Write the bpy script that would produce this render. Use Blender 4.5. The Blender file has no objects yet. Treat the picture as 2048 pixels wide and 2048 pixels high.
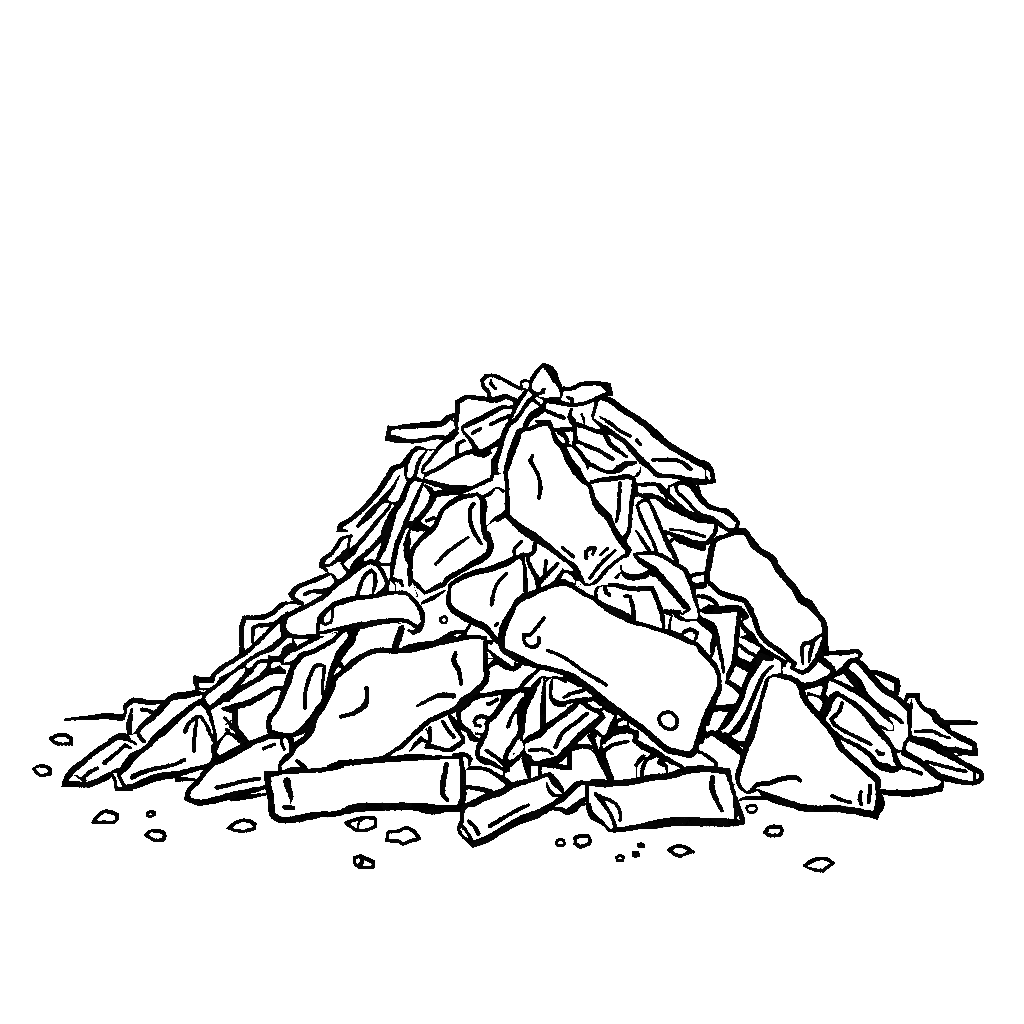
import bpy, math, random
from mathutils import Vector
random.seed(11)
S = bpy.context.scene
COL = S.collection

# ---------------------------------------------------------------- camera frame
FPX, DIST, PITCH = 5400.0, 12.0, math.radians(2.5)
FWD = Vector((0, math.cos(PITCH), -math.sin(PITCH)))
UP = Vector((0, math.sin(PITCH), math.cos(PITCH)))
RIGHT = Vector((1, 0, 0))
def ray(px, py):
    return FWD + RIGHT * ((px - 1024) / FPX) + UP * ((1024 - py) / FPX)
CAM = -ray(1040, 1560) * DIST            # the heap's foot is the world origin

# ---------------------------------------------------------------- materials
def material(name, col, vary, rough):
    m = bpy.data.materials.new(name)
    m.use_nodes = True
    nt = m.node_tree
    nt.nodes.clear()
    out = nt.nodes.new('ShaderNodeOutputMaterial')
    d = nt.nodes.new('ShaderNodeBsdfDiffuse')
    d.inputs['Roughness'].default_value = rough
    tc = nt.nodes.new('ShaderNodeTexCoord')
    nz = nt.nodes.new('ShaderNodeTexNoise')
    nz.inputs['Scale'].default_value = 9.0
    nz.inputs['Detail'].default_value = 5.0
    rp = nt.nodes.new('ShaderNodeValToRGB')
    rp.color_ramp.elements[0].color = (*[max(0, c - vary) for c in col], 1)
    rp.color_ramp.elements[1].color = (*[min(1, c + vary) for c in col], 1)
    nt.links.new(tc.outputs['Object'], nz.inputs['Vector'])
    nt.links.new(nz.outputs['Fac'], rp.inputs['Fac'])
    nt.links.new(rp.outputs['Color'], d.inputs['Color'])
    nt.links.new(d.outputs['BSDF'], out.inputs['Surface'])
    return m
CHALK = material('chalk_white', (0.86, 0.86, 0.86), 0.02, 0.6)
INK = material('black_ink', (0.0, 0.0, 0.0), 0.00002, 1.0)
PAPER = material('white_ground', (0.87, 0.87, 0.87), 0.015, 0.8)

# ---------------------------------------------------------------- tracing grid
U = 400.0 / 1932.0
TILE = dict(A=(760, 700), B=(1060, 700), C=(560, 860), D=(860, 1000), E=(1220, 920), F=(440, 1120),
            G=(60, 1260), H=(340, 1280), I=(660, 1300), J=(900, 1300), K=(1160, 1300), L=(1400, 1260),
            M=(1600, 1260), N=(1220, 1140), U=(720, 1100), V=(1500, 1000), W=(260, 1480), X=(660, 1480),
            Y=(1060, 1480), T=(1400, 1480))
def parse(s):
    pts = []; t = None; w = 40
    for tok in s.split():
        if tok[0].isalpha():
            t = TILE[tok[0]]; continue
        v = [float(a) for a in tok.split(',')]
        if len(v) > 2: w = v[2]
        pts.append((t[0] + v[0] * U, t[1] + v[1] * U, w * U))
    return pts

def smooth(pts, closed, step=7.0):
    """hand-drawn line through the points: curved where it bends softly, sharp at corners"""
    n = len(pts); P = [Vector(p[:2]) for p in pts]; T = []
    for i in range(n):
        if not closed and i in (0, n - 1): T.append(None); continue
        a, b, c = P[i - 1], P[i], P[(i + 1) % n]
        u, v = b - a, c - b
        if u.length < 1e-6 or v.length < 1e-6: T.append(None); continue
        T.append(None if u.angle(v) > math.radians(46) else (u.normalized() + v.normalized()).normalized())
    out = []
    for i in range(n if closed else n - 1):
        j = (i + 1) % n
        a, b = P[i], P[j]; L = (b - a).length
        ta = (T[i] * L) if T[i] is not None else (b - a)
        tb = (T[j] * L) if T[j] is not None else (b - a)
        k = max(1, int(math.ceil(L / step)))
        for q in range(k):
            t = q / k; t2 = t * t; t3 = t2 * t
            p = a * (2*t3 - 3*t2 + 1) + ta * (t3 - 2*t2 + t) + b * (-2*t3 + 3*t2) + tb * (t3 - t2)
            wa, wb = pts[i][2], pts[j][2]
            w = 0 if (wa <= 0 or wb <= 0) else wa + (wb - wa) * t
            if q == 0 and wa > 0: w = wa
            out.append((p.x, p.y, w, wa > 0 and wb > 0))
    if not closed: out.append((*pts[-1], False))
    return out

# ---------------------------------------------------------------- heap surface
def ground_y(py):
    r = ray(1024, py)
    return CAM.y + r.y * (CAM.z / -r.z) if r.z < -1e-4 else 50.0
def heap_y(px, py):
    w = max(70.0, 915.0 * (py - 690) / 870.0)
    u = max(-1.15, min(1.15, (px - 1060) / w))
    y = -0.45 * w / 450.0 * (1 - u * u)
    return y

class Plane:
    """a real plane in the world: 1/depth is linear over the picture"""
    def __init__(self, samples):
        n = len(samples); cx = sum(s[0] for s in samples)/n; cy = sum(s[1] for s in samples)/n
        A = [[0.0]*3 for _ in range(3)]; B = [0.0]*3
        for px, py, dep in samples:
            v = (1.0, (px-cx)/100, (py-cy)/100); t = 1.0/dep
            for i in range(3):
                B[i] += v[i]*t
                for j in range(3): A[i][j] += v[i]*v[j]
        for i in range(3): A[i][i] += 1e-6*n
        for i in range(3):                                  # Gauss
            p = A[i][i]
            for j in range(i+1, 3):
                f = A[j][i]/p
                for k in range(3): A[j][k] -= f*A[i][k]
                B[j] -= f*B[i]
        x = [0]*3
        for i in (2, 1, 0): x[i] = (B[i]-sum(A[i][k]*x[k] for k in range(i+1, 3)))/A[i][i]
        self.x, self.cx, self.cy, self.s = x, cx, cy, 1.0
    def depth(self, px, py):
        return self.s / (self.x[0] + self.x[1]*(px-self.cx)/100 + self.x[2]*(py-self.cy)/100)
    def at(self, px, py, off=0.0):
        return CAM + ray(px, py) * self.depth(px, py) + FWD * off

def depth_of_y(px, py, y):
    return (y - CAM.y) / ray(px, py).y

INKW = 0.48      # half of what the bright exposure eats off a black line, in tracing pixels
# ---------------------------------------------------------------- mesh builder
class MB:
    def __init__(self): self.v, self.f, self.m = [], [], []
    def add(self, vs, fs, m):
        o = len(self.v); self.v += [tuple(p) for p in vs]
        self.f += [tuple(i + o for i in f) for f in fs]; self.m += [m]*len(fs)
    def build(self, name, parent=None, origin=None, mats=None):
        me = bpy.data.meshes.new(name)
        o = origin or Vector((0, 0, 0))
        me.from_pydata([(Vector(p) - o) for p in self.v], [], self.f)
        for mt in (mats or (CHALK, INK)): me.materials.append(mt)
        for p, i in zip(me.polygons, self.m): p.material_index = i
        me.update()
        ob = bpy.data.objects.new(name, me); COL.objects.link(ob)
        if parent is not None: ob.parent = parent
        else: ob.location = o
        return ob

def ribbon(mb, pts, pos, closed, hi=-0.005, lo=0.010):
    """a raised stroke of black ink: pts (px, py, width)"""
    n = len(pts)
    if n < 2: return
    Lr, Rr = [], []
    caps = []
    for i in range(n):
        p = Vector(pts[i][:2])
        a = Vector(pts[i-1][:2]) if (i > 0 or closed) else None
        b = Vector(pts[(i+1) % n][:2]) if (i < n-1 or closed) else None
        d1 = (p - a) if a is not None else (b - p)
        d2 = (b - p) if b is not None else (p - a)
        d1 = d1.normalized() if d1.length > 1e-6 else Vector((1, 0)); d2 = d2.normalized() if d2.length > 1e-6 else d1
        t = d1 + d2
        t = t.normalized() if t.length > 1e-3 else d1
        nn = Vector((-t.y, t.x)); c = max(0.70, nn.dot(Vector((-d1.y, d1.x))))
        h = pts[i][2] / 2 + INKW
        j1, j2 = random.uniform(-.75, .75), random.uniform(-.75, .75)
        k = 1 / c
        Lr.append(p + nn * (h * k + j1)); Rr.append(p - nn * (h * k + j2))
        if d1.angle(d2, 0) > math.radians(92) or (not closed and i in (0, n-1)): caps.append((p, h))
    vs, fs = [], []
    for i in range(n):
        vs += [pos(Lr[i].x, Lr[i].y, hi), pos(Rr[i].x, Rr[i].y, hi), pos(Rr[i].x, Rr[i].y, lo), pos(Lr[i].x, Lr[i].y, lo)]
    for i in range(n if closed else n-1):
        a, b = 4*i, 4*((i+1) % n)
        for q in range(4): fs.append((a+q, b+q, b+(q+1) % 4, a+(q+1) % 4))
    mb.add(vs, fs, 1)
    for p, h in caps:
        ring = [(p.x + h*math.cos(k*math.pi/5+.3), p.y + h*math.sin(k*math.pi/5+.3)) for k in range(10)]
        vs = [pos(x, y, hi-.0007) for x, y in ring] + [pos(x, y, lo) for x, y in ring]
        fs = [tuple(range(10))] + [(k, (k+1) % 10, 10+(k+1) % 10, 10+k) for k in range(10)]
        mb.add(vs, fs, 1)

def runs(sm):
    """inked stretches of a closed outline"""
    n = len(sm)
    if all(s[3] for s in sm): return [([s[:3] for s in sm], True)]
    out = []; start = next(i for i in range(n) if not sm[i][3]); cur = []
    for q in range(1, n+1):
        i = (start + q) % n
        if sm[i][3]: cur.append(sm[i][:3])
        elif cur:
            w = sm[i][2] if sm[i][2] > 0 else cur[-1][2]
            cur.append((sm[i][0], sm[i][1], w)); out.append((cur, False)); cur = []
    if cur: out.append((cur, False))
    return out

def tess(poly):
    from mathutils.geometry import tessellate_polygon
    return tessellate_polygon([[Vector((p[0], p[1], 0)) for p in poly]])

def area_c(poly):
    a = cx = cy = 0
    for i in range(len(poly)):
        x0, y0 = poly[i-1][:2]; x1, y1 = poly[i][:2]; c = x0*y1 - x1*y0
        a += c; cx += (x0+x1)*c; cy += (y0+y1)*c
    return abs(a/2), cx/(3*a), cy/(3*a)

def bar(mb, a, b, r):
    d = (b - a)
    if d.length < 1e-5: return
    d.normalize(); s = d.orthogonal().normalized()*r; t = d.cross(s)
    vs = [a+s, a+t, a-s, a-t, b+s, b+t, b-s, b-t]
    mb.add(vs, [(0,1,5,4), (1,2,6,5), (2,3,7,6), (3,0,4,7)], 1)

def within(p, poly):
    """does a point behind a concave front stay behind it?"""
    v = p - CAM; d = v.dot(FWD)
    x, y = 1024 + FPX*v.dot(RIGHT)/d, 1024 - FPX*v.dot(UP)/d
    c = False
    for i in range(len(poly)):
        (x0, y0), (x1, y1) = poly[i-1], poly[i]
        if (y0 > y) != (y1 > y) and x < (x1-x0)*(y-y0)/(y1-y0) + x0: c = not c
    return c

def chunk(outline, strokes, pl, thick, lift=0.0, taper=0.82, ctr=None):
    """a solid lump: the inked front, tapering sides and a smaller back"""
    mb = MB()
    pts = parse(outline) if isinstance(outline, str) else outline
    sm = smooth(pts, True)
    poly = [(s[0], s[1]) for s in sm]
    ar, cx, cy = area_c(poly)
    n = len(poly)
    front = [pl.at(x, y, -lift) for x, y in poly]
    c = pl.at(cx, cy, -lift)
    d = ray(cx, cy).normalized()
    if thick > 0:
        mid = [p + d*thick*0.45 + (c-p)*(1-taper)*0.35 for p in front]
        back = [p + (c-p)*(1-taper) + d*thick for p in front]
        tri = [tuple(t) for t in tess(poly)]
        mb.add(front, tri, 0)
        mb.add(front + mid, [(i, (i+1) % n, n+(i+1) % n, n+i) for i in range(n)], 0)
        mb.add(mid + back, [(i, (i+1) % n, n+(i+1) % n, n+i) for i in range(n)] + [tuple(x+n for x in t) for t in tri], 0)
        # inked edges of the sides and the back, drawn from the true corners of the outline
        k = len(pts); st = max(1, n//max(6, k))
        ids = list(range(0, n, st))
        ok = [within(p, poly) and within((p+q)/2, poly) for p, q in zip(back, mid)]
        for q, i in enumerate(ids):
            j = ids[(q+1) % len(ids)]
            if ok[i] and ok[j]: bar(mb, back[i], back[j], 0.009)
        for q in range(k):                      # and down the sides at the sharp corners
            u = Vector(pts[q][:2]) - Vector(pts[q-1][:2]); v = Vector(pts[(q+1) % k][:2]) - Vector(pts[q][:2])
            if u.length < 1 or v.length < 1 or u.angle(v) < math.radians(46): continue
            i = min(range(n), key=lambda z: (poly[z][0]-pts[q][0])**2 + (poly[z][1]-pts[q][1])**2)
            if ok[i]: bar(mb, front[i], mid[i], 0.008); bar(mb, mid[i], back[i], 0.008)
    pos = lambda x, y, off: pl.at(x, y, off - lift)
    pen = 0.92 if ar < 4500 else 1.0            # a finer pen on the small pieces
    for run, closed in runs(sm): ribbon(mb, [(a[0], a[1], a[2]*pen) for a in run], pos, closed)
    for s in strokes:
        q = smooth(parse(s), False, 5.0)
        ribbon(mb, [a[:3] for a in q], pos, False, hi=-0.0065)
    return mb, c, ar

DL = 0.02
COUNT = {}
def P(name, layer, outline, strokes=(), label='', cat='rubble', group=None, ground=False, parts=(), push=0.0):
    pts = parse(outline)
    sm = smooth(pts, True, 20.0)
    ar, cx, cy = area_c([s[:2] for s in sm])
    smp = []
    yc = heap_y(cx, cy); lean = 0.35 if ground else 1.0      # what stands on the ground stands steeper than the heap's slope
    heap = lambda x, y: yc + lean*(heap_y(x, y) - yc)
    for x, y, *_ in sm: smp.append((x, y, depth_of_y(x, y, heap(x, y))))
    for x, y, *_ in sm: smp.append(((x+cx)/2, (y+cy)/2, depth_of_y((x+cx)/2, (y+cy)/2, heap((x+cx)/2, (y+cy)/2))))
    smp.append((cx, cy, depth_of_y(cx, cy, heap_y(cx, cy))))
    pl = Plane(smp)
    pl.s *= 1 - DL*layer/DIST
    zmin = min(pl.at(x, y + (w/2 + INKW if w > 0 else 0)).z for x, y, w in pts)
    if ground or zmin < 0.004:
        pl.s *= CAM.z / (CAM.z - zmin + 0.004)
    pl.s *= 1 - push/DIST
    size = math.sqrt(ar)/450
    th = max(0.05, min(0.34, size*0.75))
    mb, c, _ = chunk(outline, strokes, pl, th)
    if parts:                                   # an Empty at the thing's base carries its body and its parts
        base = Vector((c.x, c.y, max(0.0, min(v[2] for v in mb.v))))
        ob = bpy.data.objects.new(name, None); COL.objects.link(ob)
        ob.location = base; ob.empty_display_size = 0.1
        bo = mb.build('body', parent=ob); bo.location = -base
        for pn, po, ps in parts:
            m2, c2, _ = chunk(po, ps, pl, 0.02, lift=0.007, taper=0.97)
            ch = m2.build(pn, parent=ob)
            ch.location = -base
    else:
        ob = mb.build(name, origin=c)
    ob['label'] = label; ob['category'] = cat; ob['kind'] = 'thing'
    if group: ob['group'] = group
    return ob

def pebble(outline, strokes=(), label='', solid=False):
    pts = parse(outline)
    pb = max(p[1] + p[2]/2 for p in pts)
    yg = ground_y(pb)
    smp = [(x, y, depth_of_y(x, y, yg + 0.9*(pb-y)/450)) for x, y, _ in smooth(pts, True)[0:0] or pts]
    pl = Plane(smp)
    mb, c, ar = chunk(outline, strokes, pl, max(0.02, 0.6*math.sqrt(area_c(pts)[0])/450), taper=0.6)
    zlow = min(v[2] for v in mb.v)
    ob = mb.build('pebble', origin=c)
    ob['label'] = label; ob['category'] = 'pebble'; ob['group'] = 'pebbles scattered on the ground around the heap'
    return ob

# ================================================================ the heap, top
GP = 'broken planks in the heap'; GC = 'rubble chunks in the heap'; GS = 'big broken slabs on the face of the heap'
GL = 'short logs and beams in the heap'; GT = 'splinters in the heap'
P('rubble_chunk', 11, "A: 1455,312,45 1505,225,48 1577,140,34 1655,185,70 1690,240,70 1702,290,60 1745,365,50 1752,450,22 1735,470,38 1600,478,38 1560,465,15 1500,432,25 1468,390,32 1452,340,30",
  ["A: 1480,405,30 1530,425,30 1572,405,45 1583,380,38", "A: 1600,165,50 1660,215,85 1690,290,60"],
  'pointed white stone standing at the very peak of the heap', 'stone', GC)
P('splinter', 6, "B: 290,405,30 330,372,45 375,380,42 480,338,50 560,325,52 690,325,50 758,340,62 775,420,50 690,440,38 610,480,40 520,515,40 390,525,32 260,490,40 285,470,20",
  ["B: 360,455,25 400,470,40 405,520,38", "B: 720,345,60 760,385,55 778,415,50"], 'flat white splinter jutting right from beside the peak stone', 'splinter', GT)
P('short_log', 2, "A: 1365,375,40 1280,335,40 1180,280,40 1110,250,45 1020,255,45 988,290,45 1000,350,45 1050,410,48 1060,450,45 1080,500,0 1300,500,0 1360,440,0",
  ["A: 1072,285,18 1073,325,35 1118,375,34"], 'round-ended white stick poking up left of the peak stone', 'log', GL)
P('rubble_chunk', 12, "A: 1362,310,35 1395,290,32 1440,305,25 1455,345,20 1430,378,15 1385,378,22 1360,355,30",
  [], 'tiny round white knob tucked left of the peak stone', 'stone', GC)
P('rubble_chunk', 3, "A: 748,500,48 800,472,52 840,455,45 960,465,45 1080,482,52 1150,472,62 1200,450,55 1260,462,45 1310,490,45 1290,545,30 1230,560,30 1100,690,0 850,790,0 770,840,0 752,770,20 738,740,35 748,610,45",
  [], 'blocky white chunk with a flat top, left below the peak', 'rubble', GC)
P('broken_plank', 8, "A: 1430,380,15 1395,415,45 1340,500,45 1290,595,42 1250,690,30 1238,725,60 1190,830,55 1165,930,48 1145,1000,55 1112,1070,75 1110,1180,70 1160,1195,12 1215,1205,0 1300,1100,0 1430,800,0 1385,772,40 1425,690,60 1480,618,72 1560,560,45 1592,500,32 1565,462,15 1490,435,20",
  ["A: 1485,452,40 1430,505,42 1370,595,42 1310,672,42 1245,735,30", "A: 1480,480,45 1535,525,32"],
  'long narrow white plank sloping down-left from the peak beside the tall slab', 'plank', GP)
P('rubble_slab', 10, "A: 1345,785,60 1395,768,34 1470,755,42 1560,715,48 1630,708,48 1665,775,45 B: 240,850,50 330,965,60 375,1060,75 450,1170,92 520,1265,50 580,1320,45 610,1430,50 665,1525,82 755,1615,75 800,1710,55 860,1810,70 E: 178,870,62 165,920,45 D: 1840,562,35 1720,660,40 1600,790,38 1545,818,24 1490,812,30 1440,735,60 1400,650,60 1340,602,45 1250,535,50 1160,460,60 1070,400,66 1000,352,84 900,290,80 820,220,66 745,150,55 745,100,55 A: 1230,1420,50 1225,1280,40 1215,1180,45 1235,1110,62 1285,950,75 1325,850,72",
  ["A: 1475,1020,38 1450,1070,42 1490,1130,38 1530,1220,38 1548,1310,46 1538,1430,38", "D: 1280,460,34 1385,548,38", "D: 1510,562,40 1505,500,42 1548,467,42 1600,465,38 1570,525,32", "D: 1648,530,32 1715,465,32", "D: 1790,485,30 1680,585,38 1620,650,38 1545,755,36"],
  'tall white slab leaning at the top centre, a wavy crack near its upper left', 'slab', GS)
P('rubble_chunk', 7, "A: 800,745,38 850,718,55 1000,650,55 1110,590,50 1200,550,45 1265,560,25 1310,600,0 1220,850,0 1145,890,60 1070,938,45 990,985,60 930,985,75 900,910,50 860,850,38 810,800,32 795,770,25",
  ["A: 1070,715,40 1150,680,40 1240,640,42", "A: 893,803,36 970,762,38", "A: 930,990,75 1000,1000,85 1070,993,28"],
  'white block with short grain marks wedged left of the long peak plank', 'rubble', GC)
P('broken_plank', 2, "A: 92,750,52 150,752,40 220,742,55 440,724,66 600,705,66 660,655,64 720,625,45 770,650,0 780,780,0 735,790,80 690,825,70 640,845,45 520,845,45 400,875,46 260,880,54 150,860,76 78,852,66 88,790,52",
  ["A: 690,670,22 735,700,12"], 'white plank sticking straight out to the left near the top of the heap', 'plank', GP)
P('broken_plank', 3, "A: 800,800,0 735,800,60 690,848,52 630,885,55 530,990,40 480,1060,40 415,1150,35 410,1180,20 450,1205,30 600,1110,0 760,1060,0 920,1000,0 920,900,0 830,830,0",
  ["A: 812,875,38 750,905,42 743,960,40 743,1020,40"], 'slanted white board under the left-pointing plank', 'plank', GP)
P('rubble_chunk', 5, "A: 445,1205,45 560,1145,45 740,1035,45 890,978,45 1000,960,0 1150,930,0 1160,1150,0 1090,1200,40 1075,1245,40 980,1288,40 895,1328,38 840,1340,70 690,1335,72 580,1300,40 430,1255,28 430,1225,15",
  ["A: 620,1330,50 800,1345,60"], 'flat white wedge with a sharp left point, left of the tall slab', 'rubble', GC)
P('rubble_chunk', 2, "A: 530,1395,60 660,1375,60 810,1365,40 900,1300,0 1100,1200,0 1215,1160,0 1220,1360,0 900,1500,0 560,1730,0 470,1730,45 360,1660,50 360,1640,65 430,1570,60 500,1460,62",
  ["A: 450,1650,36 520,1622,38"], 'white chunk half hidden above the round-topped boulder', 'rubble', GC)
P('boulder', 7, "C: 1250,1495,30 1258,1480,36 1258,1340,50 1268,1200,52 1285,1150,50 1400,1020,52 1480,950,52 1530,860,48 1560,790,42 1640,710,55 1740,655,55 1880,625,40 A: 935,1390,30 982,1430,55 1005,1510,72 995,1600,58 1003,1720,58 1030,1810,68 D: 560,340,66 580,430,68 572,500,68 510,560,64 400,622,64 310,682,50 170,762,52 130,820,45 C: 1560,1500,60 1400,1575,32 1335,1510,45 1275,1450,38",
  ["A: 905,1485,40 872,1530,42 870,1630,42 900,1740,42 975,1870,38", "D: 370,362,30 280,422,38 170,502,38 55,618,36"],
  'rounded white boulder with a curved crack, left below the tall slab', 'boulder', GC)
P('rubble_chunk', 3, "A: 1115,1330,15 1060,1390,45 1000,1418,38 980,1450,0 980,1740,0 1030,1720,45 1120,1640,58 1210,1570,58 1240,1450,0 1240,1370,0 1190,1362,40 1140,1328,22",
  [], 'white five-sided chunk between the tall slab and the rounded boulder', 'rubble', GC)
P('rubble_chunk', 5, "D: 545,270,0 650,190,50 715,150,45 760,180,0 1040,400,0 1015,425,48 1002,500,45 950,540,40 900,528,52 850,550,30 820,600,0 450,690,0 430,640,0",
  ["D: 818,550,32 815,480,34 840,440,38 885,402,36"], 'white chunk with a hooked crack under the tall slab, beside the rounded boulder', 'rubble', GC)
P('boulder', 8, "D: 188,870,32 195,820,36 260,778,50 400,712,55 560,672,62 750,602,66 860,550,42 895,562,40 912,650,35 920,740,44 922,880,45 930,980,0 830,1080,0 760,1250,0 730,1360,0 650,1360,62 590,1295,55 530,1228,66 430,1182,68 300,1112,68 220,1060,56 182,1000,50 180,930,46",
  ["D: 738,712,36 660,790,38 620,880,38 595,1010,44", "D: 632,1212,34 650,1195,40"], 'white boulder left of the central slab, a long curved crack down its face', 'boulder', GC)
P('rubble_chunk', 3, "U: 598,512,25 700,465,48 820,390,18 870,350,0 870,560,0 1080,700,0 1058,730,36 1020,795,32 940,790,42 850,822,50 750,890,50 650,905,45 500,925,45 420,950,40 370,960,0 330,940,65 370,830,70 410,740,40 590,640,0",
  ["U: 400,760,62 360,850,66 340,940,66", "U: 960,840,30 1010,830,60 1030,850,40", "U: 740,900,50 870,850,62 905,850,50"],
  'white block with a small round hole, right of the log lying across the left side', 'rubble', GC,
  parts=[('bolt_hole', "U: 812,642,32 838,655,32 842,680,32 828,705,32 800,705,32 780,690,32 780,655,32", [])])
P('short_log', 9, "F: 945,700,30 950,620,36 965,560,45 1005,515,50 1075,450,48 1180,400,60 1300,368,52 U: 0,458,45 130,445,45 260,420,40 360,412,36 440,418,36 500,462,40 560,535,48 598,610,50 605,690,45 590,735,50 545,740,45 490,705,42 430,682,45 270,685,55 120,708,62 0,735,62 F: 1350,620,48 1260,640,42 1150,662,38 1040,690,34",
  ["U: 600,725,45 565,775,55 505,798,44 470,775,26"], 'white log lying across the left side of the heap with a rounded cut end', 'log', GL,
  parts=[('cut_end', "F: 1085,462,32 1092,540,32 1070,600,32 1020,622,32 985,605,34 985,570,40 1030,500,30", [])])
P('broken_plank', 6, "F: 620,590,50 650,540,52 740,490,50 850,440,45 1000,350,50 1120,240,50 1230,160,58 1340,72,52 1460,15,45 1530,60,42 1600,180,40 1622,230,46 1590,300,0 1500,400,0 1100,520,0 960,640,0 945,725,35 900,735,42 700,735,46 645,720,60 612,650,52",
  ["F: 1325,355,45 1360,230,40 1420,130,38 1465,98,36 1490,130,40 1500,220,48 1478,310,30", "F: 1622,220,45 1595,285,48 1515,345,30", "F: 1520,330,30 1600,290,62"],
  'wide white board sloping up behind the log lying on the left side', 'plank', GP)
P('broken_plank', 4, "F: 690,330,62 740,270,55 860,215,52 1000,160,50 1045,140,34 1075,140,18 1120,200,40 1115,250,0 850,470,0 795,420,40 710,372,50",
  ["F: 820,330,40 880,305,36 980,302,44 1050,275,30"], 'short white board end with a bent grain mark, on the left slope above the log', 'plank', GP)
P('rubble_chunk', 3, "C: 475,1390,10 445,1345,30 500,1310,0 600,1275,0 612,1310,32 640,1350,38 665,1375,30 640,1440,0 550,1462,40 510,1398,26",
  [], 'small white four-sided chip on the left slope between two boards', 'rubble', GC)
P('broken_plank', 5, "C: 1215,300,60 1170,345,50 1095,370,58 1040,460,58 950,590,55 870,690,52 760,800,48 660,880,48 590,922,58 572,968,46 650,978,20 690,1000,0 745,930,30 860,820,70 990,690,45 1040,690,30 1100,708,18 1160,690,40 1250,490,50 1215,465,20 1215,330,40",
  ["C: 985,685,62 1020,645,58 1090,555,35 1155,440,10"], 'long white plank forming the upper left edge of the heap, pointing down-left', 'plank', GP)
P('splinter', 4, "C: 1220,460,18 1215,380,36 1228,300,60 1280,210,52 1330,170,48 1400,185,25 1410,205,20 1360,275,42 1320,370,42 1302,460,48 1260,485,40",
  [], 'short white splinter above the long upper-left plank', 'splinter', GT)
P('splinter', 1, "C: 1405,192,15 1490,190,15 1500,240,0 1400,420,0 1400,495,0 1385,490,18 1320,468,36 1310,400,0",
  [], 'thin white sliver squeezed beside the short splinter on the upper left', 'splinter', GT)
P('broken_plank', 6, "C: 1265,490,52 1300,470,40 1385,500,25 1325,640,45 1235,840,45 1190,960,52 1130,1110,55 1090,1290,55 1060,1298,30 970,1295,34 935,1262,40 990,1150,62 1030,1040,66 1060,900,85 1110,770,62 1180,680,55 1220,570,48",
  ["C: 1040,900,70 1010,1000,75", "C: 1095,1280,50 1075,1420,32"], 'long white plank standing steeply left of the rounded boulder', 'plank', GP)
P('splinter', 5, "C: 1405,540,32 1465,600,60 1466,680,66 1410,775,62 1340,850,52 1290,910,66 1205,905,46 1235,840,0 1385,525,0",
  [], 'short white stick between the steep plank and the rounded boulder', 'splinter', GT)
P('splinter', 1, "C: 1385,505,10 1560,550,30 1640,575,50 1560,600,40 1480,600,30 1400,540,10", [], 'thin white sliver under the flat wedge, above the rounded boulder', 'splinter', GT)
P('splinter', 3, "C: 1200,915,45 1300,945,72 1420,950,60 1500,950,0 1290,1170,0 1250,1190,18 1240,1100,50 1245,1000,25", [], 'small white wedge pinched against the left flank of the rounded boulder', 'splinter', GT)
P('splinter', 4, "C: 1190,930,20 1230,930,28 1260,948,28 1240,1010,34 1215,1100,45 1230,1250,50 1265,1320,45 1265,1400,0 1320,1600,0 1130,1580,0 1112,1490,14 1070,1440,34 1085,1400,0 1100,1290,0 1170,960,0",
  ["C: 1075,1440,40 1170,1462,42 1182,1505,32", "C: 1110,1480,12 1115,1560,14", "C: 1245,1350,40 1250,1500,28"], 'white stick with a dark nick at its foot, left of the rounded boulder', 'splinter', GT)
P('splinter', 4, "C: 690,1020,32 760,950,0 980,690,0 1060,700,12 1060,730,28 990,820,40 860,980,45 740,1120,52 680,1172,50 665,1150,32 675,1060,30",
  [], 'long thin white lath, first below the long upper-left plank', 'splinter', GT)
P('splinter', 3, "C: 1070,712,12 1110,715,16 1130,760,0 1060,960,0 1000,1020,62 900,1130,52 800,1220,52 740,1290,90 680,1370,62 640,1345,32 600,1290,32 610,1265,50 690,1180,90 760,1100,40 1060,735,0",
  ["C: 590,1240,70 650,1205,90 720,1150,60"], 'long thin white lath, second below the long upper-left plank', 'splinter', GT)
P('splinter', 2, "C: 1015,1015,30 1040,1090,0 980,1220,0 900,1265,34 800,1295,52 750,1310,45 800,1225,0 1000,1000,0", [], 'small white sliver at the foot of the steep plank', 'splinter', GT)
P('broken_plank', 3, "C: 665,1028,32 610,1040,42 550,1120,46 500,1190,46 410,1265,60 405,1310,60 470,1308,28 560,1250,55 640,1190,95 665,1140,30 672,1060,30",
  ["C: 405,1310,50 450,1360,30"], 'short white plank end on the left slope below the thin laths', 'plank', GP)
P('rubble_chunk', 3, "F: 215,890,55 212,640,56 238,560,52 420,550,56 510,508,52 600,430,56 640,418,36 715,412,16 765,430,10 765,480,0 650,520,0 300,860,0 250,895,14",
  ["F: 318,800,28 320,655,40 345,640,38 430,628,40 530,612,42"], 'angular white block with an inner outline on the left edge of the heap', 'rubble', GC)
P('broken_plank', 5, "F: 650,520,48 590,570,60 540,610,40 430,728,40 330,825,40 240,905,48 H: 690,150,45 600,207,45 480,282,52 425,335,46 400,385,62 300,388,66 248,380,56 262,470,38 300,475,20 370,475,25 450,440,36 500,385,50 600,320,48 700,245,45 F: 250,985,40 400,895,40 490,858,62 625,740,62 600,680,42 598,600,32",
  ["H: 240,350,30 245,420,40", "H: 485,365,20 520,365,50"], 'long white plank running down the left slope with a square dark tip', 'plank', GP)
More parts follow.
